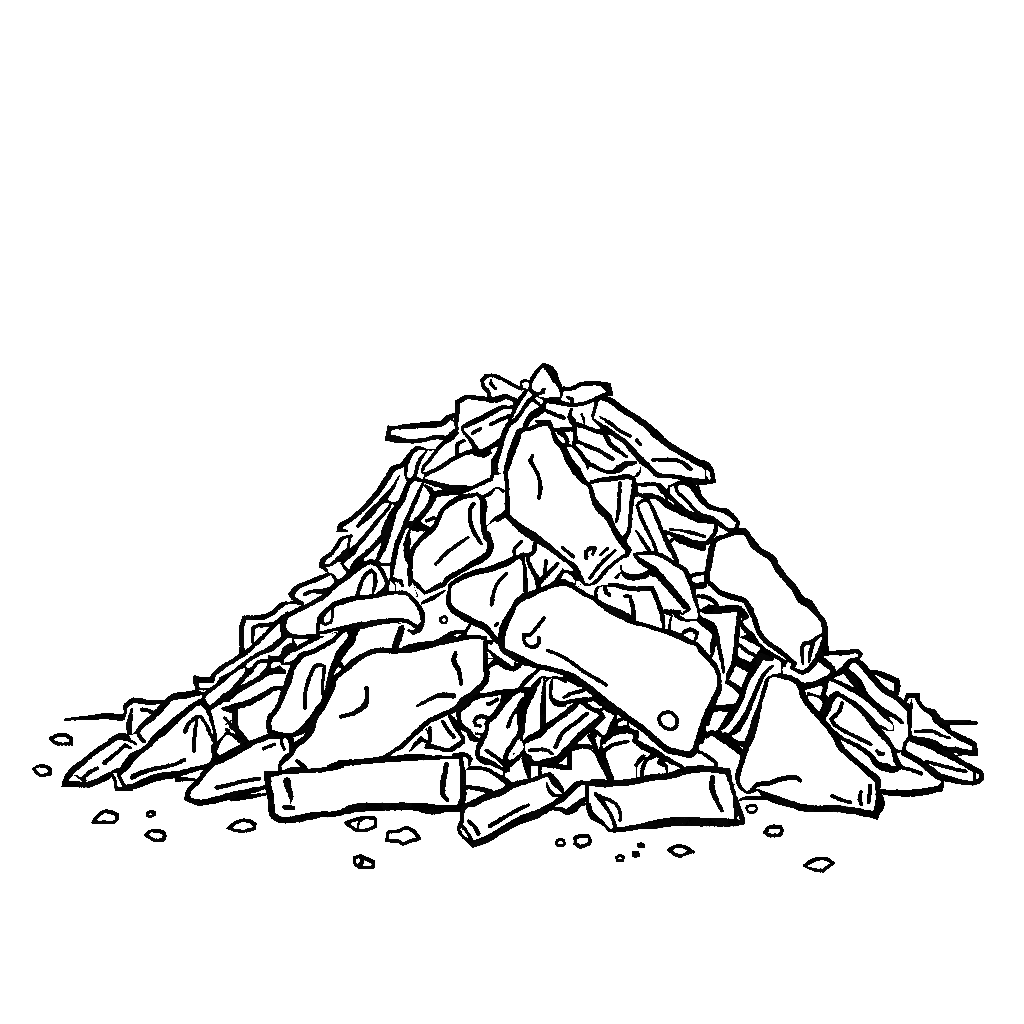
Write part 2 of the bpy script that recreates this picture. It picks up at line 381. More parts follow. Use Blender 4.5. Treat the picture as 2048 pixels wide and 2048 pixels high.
P('broken_plank', 6, "H: 330,530,40 400,482,42 500,398,42 600,320,36 690,262,36 735,270,22 738,300,36 645,430,42 575,515,50 475,595,66 380,658,46 325,590,42",
  ["H: 470,590,45 540,545,70 580,505,40"], 'pointed white plank just above the big triangular slab at lower left', 'plank', GP)
P('splinter', 4, "F: 625,745,0 705,765,12 710,800,32 640,860,70 595,930,52 545,948,40 480,945,50 470,982,35 380,978,34 320,1050,50 250,1060,28 235,1015,16 250,975,0 500,840,0",
  ["F: 720,820,40 640,880,90 600,960,40"], 'white lath lying between the long left plank and the upright board', 'splinter', GT)
P('splinter', 4, "F: 600,985,40 610,930,42 640,890,52 720,865,48 870,785,46 990,742,22 1120,705,0 1110,740,0 760,970,0 735,990,50 660,1000,32 600,1005,14",
  ["F: 690,990,36 740,965,40"], 'thin white lath above the tall left board, under the log', 'splinter', GT)
P('broken_plank', 7, "F: 1220,670,42 1265,700,60 1270,760,85 1180,880,88 1120,990,78 1062,1130,46 1035,1270,50 1010,1350,60 930,1470,62 870,1575,92 800,1640,72 700,1692,50 620,1700,62 540,1680,60 488,1660,56 470,1590,52 480,1530,52 560,1420,56 610,1290,56 660,1170,72 692,1060,58 740,980,56 790,920,62 880,892,52 1000,830,48 1100,770,46 1180,690,42",
  ["F: 820,1430,38 825,1270,38 870,1120,40 920,1025,42 970,1008,38 1008,1030,34 1002,1100,34 990,1250,30 1012,1340,44"],
  'broad white board with a looped grain line, standing left of the big lower slab', 'plank', GP)
P('rubble_chunk', 5, "F: 1325,670,55 1400,630,0 1740,620,0 1750,665,66 1720,760,72 1690,840,68 1460,920,0 1180,1030,40 1130,980,60 1190,870,80 1280,740,58",
  ["F: 1280,660,30 1250,720,40"], 'white chunk under the log lying on the left side, above the big lower slab', 'rubble', GC)
P('rubble_slab', 10, "F: 1092,1170,60 1150,1105,46 1230,1040,62 1310,970,60 U: 110,985,50 220,968,50 340,975,56 480,965,52 620,935,52 740,905,50 850,880,52 1000,850,48 1120,840,40 1208,850,38 1208,960,38 1215,1120,52 1217,1255,60 1165,1320,66 1080,1400,72 990,1470,80 930,1530,62 800,1590,50 650,1665,52 560,1745,50 470,1830,46 380,1910,50 X: 640,90,42 560,145,40 480,185,50 320,205,55 100,230,60 0,260,50 H: 1550,1240,45 1340,1262,36 1130,1275,32 1062,1265,32 1062,1210,38 1110,1150,62 1180,1085,52 1200,1030,66 1295,960,62 1370,860,66 1400,750,62 1480,635,62 F: 1005,1390,58 1060,1290,56 1090,1210,56",
  ["F: 1415,1235,46 1420,1330,40 1400,1400,62 1335,1455,52 1250,1492,42 1165,1512,40", "I: 1212,30,42 1198,110,58 1245,195,46 1265,330,38", "I: 840,540,30 950,482,36 1060,438,50 1190,440,62", "H: 1225,1168,36 1285,1212,46 1315,1250,38", "H: 1110,1268,32 1190,1240,30 1280,1245,28", "U: 930,1530,70 1050,1440,70 1140,1345,60"],
  'largest white slab of the lower left, with three short curved cracks', 'slab', GS)

# ================================================================ foot of the heap, front
P('timber_beam', 10, "H: 945,1300,70 1000,1292,52 1080,1280,36 1300,1268,34 1540,1245,46 1650,1212,62 I: 100,1095,60 320,1078,56 600,1052,60 850,1035,66 1000,1040,40 1150,1038,32 1262,1035,40 1278,1140,48 1285,1300,66 1272,1480,66 1240,1530,66 1100,1530,66 780,1510,76 600,1512,76 350,1515,82 200,1535,80 100,1570,56 0,1588,52 H: 1500,1680,56 1250,1722,74 1150,1735,62 1050,1730,66 985,1680,66 970,1500,66 948,1400,66",
  ["H: 1130,1362,76 1145,1430,58 1172,1520,46 1165,1575,10", "H: 1108,1615,48 1150,1620,52 1192,1622,42", "I: 1125,1105,46 1108,1200,52 1090,1290,58 1095,1400,48 1132,1445,46", "I: 840,1540,30 940,1565,36 1050,1562,36 1130,1530,50"],
  'long white timber lying flat at the front foot, left of the short tilted log', 'beam', GL, ground=True)
P('short_log', 12, "J: 130,1540,45 150,1510,40 230,1478,68 350,1420,66 500,1370,60 600,1310,62 780,1260,42 920,1210,36 958,1200,46 1010,1268,78 1080,1350,52 1092,1400,12 1000,1480,44 940,1530,72 800,1600,82 700,1632,82 540,1718,66 330,1838,72 222,1875,66 170,1830,42 92,1760,36 85,1710,36 115,1660,42 118,1590,40",
  ["J: 180,1652,34 230,1700,38 275,1772,44", "J: 385,1700,42 550,1600,38 700,1520,38 760,1494,28", "J: 935,1285,22 955,1350,36 1000,1398,36 1075,1402,16"],
  'short white log tilted up to the right at the very front between two timbers', 'log', GL, ground=True,
  parts=[('cut_end', "J: 110,1685,40 165,1760,36 208,1830,36 170,1828,36 95,1758,34 88,1710,34", [])])
P('timber_beam', 10, "K: 68,1290,40 150,1285,66 250,1295,70 340,1288,56 450,1280,62 700,1232,60 880,1212,62 1000,1172,72 1100,1152,72 1240,1150,60 1330,1160,62 1425,1172,62 1455,1280,42 1490,1400,42 1520,1510,60 1558,1600,52 1570,1665,46 1500,1668,72 1300,1662,86 900,1658,88 700,1688,78 560,1708,50 330,1738,46 290,1740,42 230,1665,62 120,1585,92 88,1500,62 70,1400,46 66,1310,40",
  ["K: 190,1412,40 300,1458,36 350,1490,36 385,1560,38 388,1640,38", "K: 1280,1232,50 1275,1340,56 1320,1450,46 1370,1550,38", "K: 1498,1640,20 1510,1560,50 1500,1480,40", "K: 240,1290,80 120,1270,50"],
  'stubby white timber with an angled left end, front right of the tilted log', 'beam', GL, ground=True,
  parts=[('cut_end', "K: 150,1390,46 215,1465,52 290,1580,40 330,1670,40 338,1728,36 290,1738,20 230,1665,20 120,1570,30 95,1480,20 85,1390,0 90,1340,0", [])])
P('rubble_slab', 10, "D: 690,1370,66 705,1250,78 740,1170,72 800,1060,56 820,1012,50 910,935,72 1000,900,62 1080,865,52 1200,822,46 1300,802,52 1400,852,46 1500,912,46 1590,955,46 1660,1012,56 1750,1062,78 1900,1130,82 N: 100,430,64 200,492,50 330,532,42 500,582,46 590,608,60 690,650,66 780,698,48 840,722,46 900,800,62 970,870,54 1042,980,46 1052,1100,46 1050,1160,60 1000,1260,62 955,1360,66 910,1470,72 850,1640,58 810,1755,62 770,1788,66 690,1768,62 560,1738,66 430,1630,62 300,1522,62 160,1420,62 0,1305,70 J: 1400,420,72 1250,300,72 1130,232,60 1000,192,50 830,150,50 700,100,78 590,42,72 D: 770,1485,62 705,1442,62",
  ["D: 1100,1140,38 1040,1222,38 970,1302,36 902,1304,36 912,1370,38 950,1412,38 1020,1418,40 1050,1382,42 1052,1332,42", "D: 1135,1455,36 1280,1512,38 1400,1592,38 1480,1652,40 1600,1722,38 1702,1785,38"],
  'biggest white slab, slanting across the centre, with a drawn circle near its lower right corner', 'slab', GS,
  parts=[('bolt_hole', "N: 560,1372,38 615,1392,38 645,1445,38 645,1500,38 610,1533,38 560,1533,38 510,1508,38 475,1460,38 480,1415,38 515,1382,38", [])])
P('broken_plank', 9, "B: 640,490,38 690,458,46 780,490,60 870,560,62 1000,640,62 1140,740,66 1200,800,78 1350,925,62 1500,1012,66 1620,1082,62 1700,1115,80 1750,1180,62 1768,1260,52 1700,1272,62 1600,1268,62 1450,1232,42 1350,1218,42 1240,1210,46 1150,1130,52 1080,1070,66 1000,980,60 920,890,52 820,820,46 740,770,60 680,722,40 610,662,18 606,635,36 630,560,36",
  ["B: 678,648,20 780,712,40 870,782,38 968,832,38", "B: 1032,872,40 1066,912,38", "B: 1185,1063,38 1390,1063,38 1470,1085,38 1550,1148,46"],
  'long white plank sloping down to the right from the peak, its blunt end overhanging', 'plank', GP,
  parts=[('cut_end', "B: 1698,1160,14 1722,1130,30 1750,1180,40 1768,1250,45 1730,1270,30 1705,1240,20", [])])
P('rubble_chunk', 5, "B: 140,485,42 270,508,45 400,528,40 520,512,40 640,480,0 640,660,0 720,780,0 690,785,42 570,762,42 480,730,52 440,725,70 420,762,40 300,770,42 240,772,40 190,760,0 60,730,0 40,680,0 60,625,60 120,585,52 140,535,36",
  ["B: 145,580,32 240,622,42 325,655,46", "B: 400,572,28 385,640,42 412,690,75 432,722,50", "B: 500,622,28 520,672,24 526,712,12", "B: 60,690,22 140,700,50 180,700,50 210,755,45"],
  'white chunk with a forked crack between the peak stone and the long right plank', 'rubble', GC)
P('rubble_chunk', 7, "B: 440,725,40 520,738,46 600,772,40 720,795,46 770,770,0 1010,970,0 1060,1060,0 1020,1088,30 930,1100,60 860,1148,84 790,1180,40 720,1172,38 600,1110,42 555,1090,46 480,990,46 425,930,40 430,850,32",
  ["B: 465,882,30 560,930,40 680,980,42 800,1054,42", "B: 720,800,52 770,900,52 850,970,48 935,1032,30", "B: 560,1080,50 555,1150,20", "B: 430,730,50 438,840,40 460,890,40"],
  'striped white wedge tucked under the long right plank', 'rubble', GC)
P('splinter', 3, "B: 240,780,30 420,772,36 440,930,0 400,922,18 330,920,45 290,900,0", ["B: 290,790,62 350,850,40 362,910,42"], 'small white splinter at the tall slab\'s upper right edge', 'splinter', GT)
P('rubble_chunk', 4, "B: 350,930,20 410,925,16 480,970,0 600,1080,0 800,1150,0 1020,1080,0 1066,1130,14 1065,1160,14 1042,1200,38 1010,1222,14 960,1240,0 600,1310,0 570,1290,0 480,1180,0 400,1020,0",
  [], 'white chunk between the tall slab and the striped wedge on the right', 'rubble', GC)
P('rubble_chunk', 6, "B: 595,1275,40 660,1258,46 830,1240,52 960,1225,52 1002,1250,42 1008,1330,60 985,1450,46 970,1600,40 965,1700,40 940,1780,45 905,1835,60 800,1750,0 640,1540,0 590,1380,0",
  ["B: 868,1285,38 860,1450,40 850,1580,40 835,1660,28", "B: 900,1840,80 930,1800,50"], 'white tapering block against the right side of the tall slab, a line down its middle', 'rubble', GC)
P('rubble_chunk', 3, "E: 230,175,0 300,60,12 340,40,0 480,130,0 700,180,0 690,210,30 620,235,26 650,300,0 545,300,30 480,240,36 390,225,22 270,230,22", [], 'white chip under the blunt end of the long right plank', 'rubble', GC)
P('splinter', 5, "E: 245,235,35 340,240,46 420,232,30 470,250,42 500,300,48 545,340,42 540,400,30 480,370,46 420,345,46 340,338,38 260,338,38", [], 'small white brick-like chip right of the tapering block', 'splinter', GT)
P('splinter', 4, "E: 572,250,16 562,320,44 615,390,44 690,455,48 760,505,44 826,515,18 832,490,18 760,410,0 665,300,0 640,270,0 615,240,26", [], 'thin white splinter left of the stubby plank on the right slope', 'splinter', GT)
P('splinter', 3, "E: 555,330,0 545,400,32 620,445,18 680,450,22 660,400,0 600,350,0", ["E: 650,420,60 760,480,80"], 'tiny white chip beside the thin splinter on the right slope', 'splinter', GT)
P('broken_plank', 7, "E: 635,240,36 700,218,46 760,235,56 830,300,66 865,360,70 980,460,52 1060,478,46 1130,502,62 1210,570,52 1236,600,42 1225,650,40 1180,680,42 1130,670,40 1050,610,46 990,570,56 900,540,52 840,500,42 740,390,42 640,290,36",
  ["E: 770,215,40 800,250,60", "E: 850,240,20 850,310,60"], 'stubby white plank on the right slope below the overhanging plank end', 'plank', GP)
P('rubble_chunk', 6, "E: 365,365,30 440,362,42 500,390,54 560,440,54 700,502,66 850,562,84 980,592,60 1030,610,36 1012,700,42 960,770,38 930,795,35 820,795,36 700,755,60 600,718,42 530,690,36 470,560,0",
  ["E: 580,670,25 680,680,24 780,700,38 912,738,36", "E: 820,800,50 900,810,60 960,790,40"], 'white slab-like block on the right slope above the right boulder', 'rubble', GC)
P('splinter', 7, "E: 265,440,36 300,400,36 370,388,36 420,490,42 500,680,46 570,830,58 635,950,50 655,1010,40 560,960,36 480,930,36 420,800,40 340,640,40 280,500,38", [], 'narrow white stick leaning right, just right of the tapering block', 'splinter', GT)
P('rubble_chunk', 3, "E: 225,370,0 260,340,20 370,370,20 350,400,0 290,460,0 450,880,0 400,890,30 370,880,0 240,930,0 160,800,0 190,650,0", ["E: 250,680,20 300,760,40 368,860,38 400,900,28"], 'white chunk with a slanting dark cut behind the leaning stick', 'rubble', GC)
P('splinter', 8, "E: 240,910,32 300,902,30 370,895,38 470,910,42 560,960,42 640,1012,46 720,1062,52 760,1140,52 790,1220,46 820,1340,46 850,1430,30 855,1480,22 840,1530,0 730,1530,0 700,1490,14 760,1440,40 740,1420,62 600,1260,72 480,1120,72 420,1050,62 300,980,56 252,930,45",
  [], 'long white spike pointing down-right beside the tall slab\'s lower corner', 'splinter', GT)
P('splinter', 4, "E: 200,900,0 230,900,0 260,930,0 395,1050,25 350,1105,66 250,1130,66 160,1120,72 112,1070,20 110,1020,20 150,970,0", ["E: 110,1085,14 60,1135,34", "E: 380,1090,40 440,1110,50"], 'white curved shard under the tall slab\'s right corner', 'splinter', GT)
P('rubble_chunk', 2, "E: 60,1100,0 160,1120,0 420,1120,0 600,1260,0 800,1440,0 720,1475,20 620,1465,42 520,1465,42 400,1260,0 0,1230,0 D: 1580,900,0 1400,820,0 1500,780,0 1700,700,0", [], 'flat white chunk between the spike and the central slab', 'rubble', GC)
P('rubble_chunk', 6, "E: 405,1240,46 200,1242,52 100,1222,52 50,1205,42 0,1210,40 D: 1740,828,20 1640,835,12 1612,860,32 1602,960,50 1650,1060,0 N: 540,640,0 522,560,28 510,490,44 500,420,50 470,330,48 430,230,50",
  ["E: 140,1315,32 195,1320,36 215,1400,44 227,1530,50", "D: 1690,840,34 1700,890,42 1735,920,38"], 'white block with a folded front behind the top edge of the central slab', 'rubble', GC)
P('rubble_chunk', 4, "N: 505,395,36 600,405,42 700,412,36 700,440,0 640,440,50 700,475,38 840,480,36 900,512,62 970,560,72 1010,620,62 990,740,56 985,820,36 955,850,42 840,760,0 600,650,0 575,570,28 580,500,26 600,440,14",
  ["N: 708,605,36 730,588,40 790,580,46 836,605,40 830,660,30 812,690,15"], 'white chunk with a small round knob on the upper right edge of the central slab', 'rubble', GC)
P('splinter', 2, "N: 500,410,0 600,420,0 600,600,0 520,600,0", [], 'thin white sliver left of the knobbed chunk behind the central slab', 'splinter', GT)
P('broken_plank', 7, "N: 860,395,18 920,395,60 1050,392,66 1180,378,62 1250,372,46 1245,460,48 1226,620,50 1210,800,56 1185,920,46 1140,1012,38 1125,1075,22 1080,1100,0 1060,1060,0 1094,985,32 1076,860,38 1050,740,40 1025,620,56 980,530,66 900,485,46 860,450,25",
  ["N: 1262,390,40 1300,450,62", "N: 900,385,40 960,345,30 1020,360,30", "N: 855,250,40 940,265,46 1010,310,46 1040,350,30"],
  'white upright board tapering down between the central slab and the right boulder', 'plank', GP)
P('broken_plank', 5, "N: 830,190,0 900,185,0 960,150,0 1060,200,0 1280,260,0 1420,430,0 1520,690,0 1800,880,0 1770,960,0 1710,1020,0 1660,1000,14 1680,930,42 1690,890,42 1600,828,26 1500,775,42 1450,730,30 1360,622,52 1282,540,42 1275,492,14 1320,455,42 1275,395,55 1240,362,38 1040,362,30 990,290,0 930,262,0 840,262,0",
  [], 'long white strip running along the lower left edge of the right boulder', 'plank', GP)
P('rubble_chunk', 5, "E: 590,780,42 620,755,32 680,780,58 800,822,62 900,850,66 970,860,0 950,1080,0 905,1092,36 800,1112,42 755,1130,30 700,1060,0 600,870,0", [], 'four-sided white block just left of the right boulder', 'rubble', GC)
P('splinter', 4, "E: 770,1140,30 910,1100,0 930,1165,0 890,1195,40 820,1225,70 790,1195,30", ["E: 810,1215,75 930,1232,50", "E: 900,1200,30 950,1170,30"], 'tiny white chip left of the right boulder\'s lower corner', 'splinter', GT)
P('boulder', 10, "E: 1020,775,46 1090,742,42 1180,712,42 1250,690,66 1300,692,62 1350,752,60 1385,815,76 V: 100,492,62 205,555,66 260,650,68 330,742,62 430,855,70 490,960,78 570,1005,88 640,1090,58 700,1160,56 720,1230,56 726,1350,56 740,1440,46 748,1480,46 690,1500,42 630,1560,52 570,1630,52 510,1668,46 450,1645,42 408,1625,40 430,1580,42 350,1510,50 250,1432,50 150,1362,50 80,1260,50 40,1140,52 0,1062,50 N: 1360,380,58 1290,290,52 1180,262,62 1060,215,52 1000,160,52 950,118,46 E: 940,1180,56 940,1100,56 960,980,62 985,850,62",
  ["V: 700,1295,24 650,1325,38 600,1370,44 520,1385,42 502,1420,40 502,1490,36 512,1580,26", "V: 605,1395,44 582,1480,38 570,1560,24", "V: 708,1325,20 690,1400,36 650,1510,44 600,1590,44", "V: 712,1410,12 690,1500,45"],
  'largest smooth white boulder high on the right side, with a chipped lower corner', 'boulder', GS)
P('rubble_chunk', 4, "V: 690,1488,20 760,1480,46 900,1475,56 1030,1458,46 1068,1490,46 1045,1530,36 1000,1542,36 940,1585,48 890,1645,66 820,1682,26 796,1620,46 720,1550,46 660,1520,40", [], 'white chip with a curled corner right below the right boulder', 'rubble', GC)
P('rubble_chunk', 6, "L: 795,415,14 793,350,18 825,310,34 900,300,0 1000,380,0 1110,295,40 1150,290,36 1220,342,48 1282,390,40 1262,440,50 1180,490,62 1030,527,42 990,520,42 900,470,0 800,450,0",
  ["L: 720,262,14 780,295,14 830,305,34 815,345,30"], 'white chunk wedged between the right boulder and the big right slab', 'rubble', GC)
P('rubble_slab', 10, "L: 655,470,26 700,448,20 800,450,46 900,478,56 965,530,62 1000,640,62 1050,722,62 1160,842,62 1240,942,56 1310,1030,66 1342,1110,62 1450,1222,56 1530,1290,52 1640,1385,66 1705,1440,72 1718,1560,46 1715,1680,46 1692,1790,70 1600,1768,66 1500,1748,66 1350,1728,68 1000,1718,72 900,1688,70 740,1640,80 620,1590,66 555,1545,16 500,1560,32 450,1568,28 390,1520,36 362,1440,46 400,1290,52 450,1125,62 500,1000,78 540,855,66 580,720,40 620,580,40 648,490,38",
  ["L: 480,1565,38 560,1490,48 660,1480,48 780,1440,48 850,1425,48 940,1430,48 970,1455,38", "L: 1275,1600,38 1370,1642,38 1455,1662,35", "L: 1556,1562,34 1540,1640,40 1558,1682,34", "L: 1642,1500,36 1628,1665,38", "L: 1752,1600,16 1765,1665,46 1728,1740,60 1695,1790,50"],
  'big white triangular slab at the lower right front, its surface almost blank', 'slab', GS, ground=True)
P('splinter', 7, "L: 335,1450,0 400,1480,0 560,1540,0 640,1625,36 520,1622,40 440,1622,36 385,1640,18 350,1560,0", [], 'thin white flake under the left tip of the big triangular slab', 'splinter', GT, ground=True)
P('broken_plank', 8, "L: 600,252,50 650,275,52 690,285,30 720,262,12 785,300,14 792,420,14 690,440,18 645,470,0 610,620,0 560,830,0 450,1100,0 400,1090,25 320,1065,40 270,1015,50 210,1000,30 185,970,28 230,925,62 290,835,72 390,680,52 420,590,52 470,460,56 540,350,62",
  ["L: 698,350,30 630,412,40 560,540,44 500,690,48 420,860,62 350,960,74 290,1010,44", "L: 330,1085,30 400,1100,55 430,1085,30"], 'long white plank lying steeply against the left edge of the big triangular slab', 'plank', GP)
P('rubble_chunk', 5, "N: 1200,885,50 1290,935,66 1360,970,50 1400,980,0 1330,1130,0 1262,1160,60 1150,1082,42 1110,1075,20 1148,1020,46 1190,925,46", [], 'four-sided white block left of the steep plank on the right', 'rubble', GC)
P('broken_plank', 4, "N: 1250,545,0 1285,550,40 1350,622,42 1455,735,0 1475,775,66 1430,835,56 1370,915,66 1300,908,56 1225,850,52 1215,700,0", ["N: 1262,650,14 1350,655,84 1442,722,40", "N: 1252,722,30 1330,790,42 1392,822,36", "N: 1230,860,60 1350,920,60", "N: 1480,790,50 1560,840,50"], 'white board with rungs of dark grain right of the upright tapering board', 'plank', GP)
P('rubble_chunk', 3, "N: 1105,1075,26 1260,1180,42 1300,1210,0 1290,1300,0 1250,1302,52 1150,1322,62 1020,1325,52 970,1310,0 1040,1160,0 1050,1060,0", [], 'white wedge between the right edge of the central slab and the steep plank', 'rubble', GC)
P('splinter', 4, "N: 1005,1350,42 1160,1345,52 1260,1300,60 1170,1440,60 1060,1562,52 960,1582,40 920,1560,0 940,1400,0", ["N: 980,1330,60 940,1480,50"], 'thin white triangular chip right of the central slab\'s lower corner', 'splinter', GT)
P('rubble_chunk', 5, "K: 1275,798,52 1350,842,62 1450,900,72 1580,1000,62 1620,1010,0 1560,1280,0 1490,1290,0 1440,1240,0 1330,1160,0 1312,1085,36 1230,1030,38 1140,978,38 1120,960,0 1220,830,50",
  ["K: 1200,780,40 1170,880,60"], 'white four-sided block between the central slab and the big triangular slab', 'rubble', GC)
P('broken_plank', 6, "K: 545,800,50 600,770,0 860,940,0 1060,1000,0 1145,982,34 1240,1035,38 1312,1085,36 1318,1140,36 1300,1200,0 1010,1180,0 1002,1150,40 870,1072,46 700,972,62 580,915,66 528,870,42", [], 'long white lath tucked under the lower edge of the central slab', 'plank', GP)
P('splinter', 4, "K: 790,1055,50 820,1075,18 960,1110,0 1010,1170,0 980,1220,0 860,1230,0 842,1190,14 835,1130,40 775,1095,50", [], 'tiny white chip above the stubby timber, under the lath', 'splinter', GT)
P('rubble_chunk', 5, "K: 600,1235,36 605,1150,40 640,1070,42 740,1005,50 800,1040,50 775,1085,62 835,1125,40 842,1190,14 845,1250,0 700,1270,0", [], 'small white rounded chunk above the middle of the stubby timber', 'rubble', GC)
P('splinter', 4, "K: 535,1250,36 535,1130,42 590,1050,52 635,1000,20 690,990,0 690,1010,30 640,1060,30 600,1120,0 610,1260,0", [], 'narrow white upright splinter above the stubby timber', 'splinter', GT)
P('rubble_chunk', 6, "K: 225,980,42 205,920,22 220,885,62 320,808,56 400,780,66 480,780,56 545,805,50 535,880,60 600,940,0 660,980,0 610,1030,46 545,1110,42 535,1270,0 330,1300,0 298,1240,62 258,1120,58 222,1010,52",
  ["K: 225,985,42 290,928,42 370,900,40 465,884,30"], 'rounded white chunk with a curved top line, above the left end of the stubby timber', 'rubble', GC)
P('splinter', 4, "K: 320,770,70 355,690,46 420,665,30 465,690,16 460,740,30", ["K: 270,830,70 340,775,70 450,765,60"], 'small white oval chip under the edge of the central slab', 'splinter', GT)
P('splinter', 3, "K: 465,690,14 500,650,0 640,770,0 560,805,36 470,765,25", [], 'white sliver beside the small oval chip under the central slab', 'splinter', GT)
P('rubble_chunk', 5, "J: 1490,560,42 1540,582,50 1600,625,28 1570,720,62 1530,830,66 1480,842,30 1380,762,42 1400,720,0 1500,640,0", ["J: 1350,750,30 1400,830,40"], 'white five-sided chunk right of the crossed short log', 'rubble', GC)
P('splinter', 3, "J: 1300,500,30 1390,470,42 1450,510,62 1540,540,30 1470,572,30 1440,592,42 1350,552,42", [], 'white flake between the crossed short log and the central slab', 'splinter', GT)
P('short_log', 8, "J: 718,890,40 760,860,62 860,810,72 950,730,62 1080,640,52 1180,560,62 1250,495,42 1300,520,52 1370,572,42 1450,602,52 1470,645,58 1400,710,64 1300,790,72 1200,890,62 1100,990,62 1040,1045,52 950,1065,52 850,1092,46 790,1092,48 755,1040,76 718,1000,36 715,940,12",
  ["J: 770,970,38 930,965,38 990,1000,30", "J: 1015,940,38 1060,850,42 1090,800,42 1230,690,40 1322,614,42"], 'short white log leaning up to the right under the central slab', 'log', GL)
P('short_log', 8, "J: 265,1000,42 275,940,50 310,870,58 350,780,42 365,690,48 420,640,58 520,510,60 600,430,45 680,392,36 740,400,50 735,450,50 690,540,95 685,650,72 682,800,72 640,850,42 590,930,50 540,1020,50 530,1090,46 545,1150,66 500,1145,30 420,1100,46 330,1070,72 270,1035,46",
  ["J: 350,970,40 440,1032,40 510,1090,42 535,1130,30", "J: 560,740,40 600,640,36 650,570,42 700,510,62"], 'upright white log leaning left under the central slab, with a slanted lower end', 'log', GL)
P('splinter', 6, "J: 690,860,40 700,700,62 730,550,55 790,420,66 850,310,52 892,260,12 910,300,22 905,400,42 900,550,62 895,700,62 880,800,40 800,860,0 710,890,0", [], 'narrow white lath between the two leaning short logs', 'splinter', GT)
P('splinter', 4, "J: 915,300,25 990,262,12 978,330,38 976,460,40 1020,520,48 1110,532,32 1130,560,0 930,740,0 905,700,50 905,450,40", [], 'white splinter behind the right-leaning short log', 'splinter', GT)
P('rubble_chunk', 3, "J: 985,265,14 1060,275,36 1110,290,62 1200,280,0 1420,430,0 1390,462,32 1250,480,42 1150,500,42 1060,512,46 1000,480,42 980,400,0", ["J: 1100,457,34 1160,425,38 1285,390,36", "J: 1120,270,40 1250,330,60"], 'white chunk directly under the middle of the central slab', 'rubble', GC)
P('rubble_chunk', 4, "D: 935,560,0 1010,380,0 1080,380,0 1300,560,0 1285,640,0 1170,790,0 1060,880,0 1050,860,50 1042,780,62 1000,700,46 960,620,42 945,565,36",
  ["D: 1120,585,38 1113,650,38 1108,740,40", "D: 1235,612,34 1160,690,44 1110,740,52 1060,780,66"], 'white chunk with a forked line, between the tall slab and the central slab', 'rubble', GC)
P('rubble_chunk', 3, "D: 1062,800,36 1150,700,0 1260,600,0 1360,620,0 1385,690,14 1300,684,16 1285,740,40 1230,790,62 1130,845,50 1060,900,0",
  ["D: 1280,645,14 1268,700,56 1240,770,72"], 'small white wedge on the top edge of the central slab under the tall slab', 'rubble', GC)
P('splinter', 4, "D: 1288,690,30 1320,690,30 1420,755,62 1450,830,0 1400,815,18 1290,785,50 1250,775,24",
  ["D: 1405,760,12 1404,805,12"], 'tiny white chip between the tall slab\'s lowest corner and the central slab', 'splinter', GT)
P('rubble_chunk', 4, "J: 345,190,0 395,145,46 455,110,52 540,162,52 610,185,48 670,145,46 720,110,0 850,160,0 850,198,30 760,272,42 680,360,42 650,388,42 470,405,42 300,440,42 270,430,0 340,320,0", [], 'white chunk under the lower left edge of the central slab', 'rubble', GC)
P('splinter', 2, "J: 850,190,30 870,150,0 1110,220,0 1125,262,14 1000,265,12 890,262,22 820,340,62 780,382,42 700,372,32 685,350,30", [], 'white sliver behind the tops of the leaning logs', 'splinter', GT)
P('splinter', 7, "D: 545,1365,30 590,1375,52 670,1400,0 720,1460,0 840,1545,30 822,1575,14 832,1595,34 810,1630,40 730,1588,50 650,1532,52 590,1472,36 548,1440,30", ["D: 545,1528,10 625,1530,14", "D: 545,1590,0 570,1610,30 620,1560,40", "D: 875,1580,30 845,1620,36"], 'short white rod between the lower left slab and the central slab', 'splinter', GT)
P('rubble_chunk', 5, "J: 85,595,46 150,530,62 260,450,52 400,430,42 480,412,42 560,415,42 580,450,0 420,680,0 390,720,0 320,880,0 280,872,36 220,850,62 180,785,52 100,722,52 85,660,42",
  ["J: 365,520,40 390,515,38 460,474,36", "J: 292,735,35 250,728,36 235,690,36 265,645,38 320,640,40 375,668,36", "J: 250,806,24 310,812,26", "J: 530,420,60 500,520,40"], 'white chunk with a small spiral mark, left of the upright leaning log', 'rubble', GC)
P('rubble_chunk', 6, "I: 965,750,36 1000,700,0 1080,640,0 1140,610,0 1165,655,36 1200,730,42 1250,800,46 1287,860,46 1282,890,52 1220,930,58 1150,970,42 1090,960,48 1000,935,48 940,930,62 962,880,38 966,800,40",
  ["I: 1090,690,36 1130,760,38 1195,840,42", "I: 1160,640,40 1210,700,46 1245,760,50", "I: 1290,770,30 1350,800,40 1370,850,60"], 'five-sided white chunk below the large lower left slab', 'rubble', GC)
P('splinter', 4, "I: 868,860,42 860,800,0 925,765,12 955,800,28 958,870,30 935,890,30 895,870,34", ["I: 882,858,50 820,918,42 770,975,18"], 'tiny white chip with a tail, left of the five-sided chunk', 'splinter', GT)
P('splinter', 8, "I: 1195,1015,35 1260,1008,42 1320,1015,45 1360,1060,46 1345,1108,26 1310,1160,0 1260,1160,0 1240,1040,0", [], 'white curled shard at the right end of the long timber', 'splinter', GT)
P('rubble_chunk', 7, "J: 130,1180,0 170,1142,36 350,1152,42 420,1192,42 520,1252,64 610,1320,60 560,1340,0 450,1390,0 400,1368,52 240,1335,52 120,1320,42", [], 'white wedge-shaped chunk behind the short tilted log at the front', 'rubble', GC)
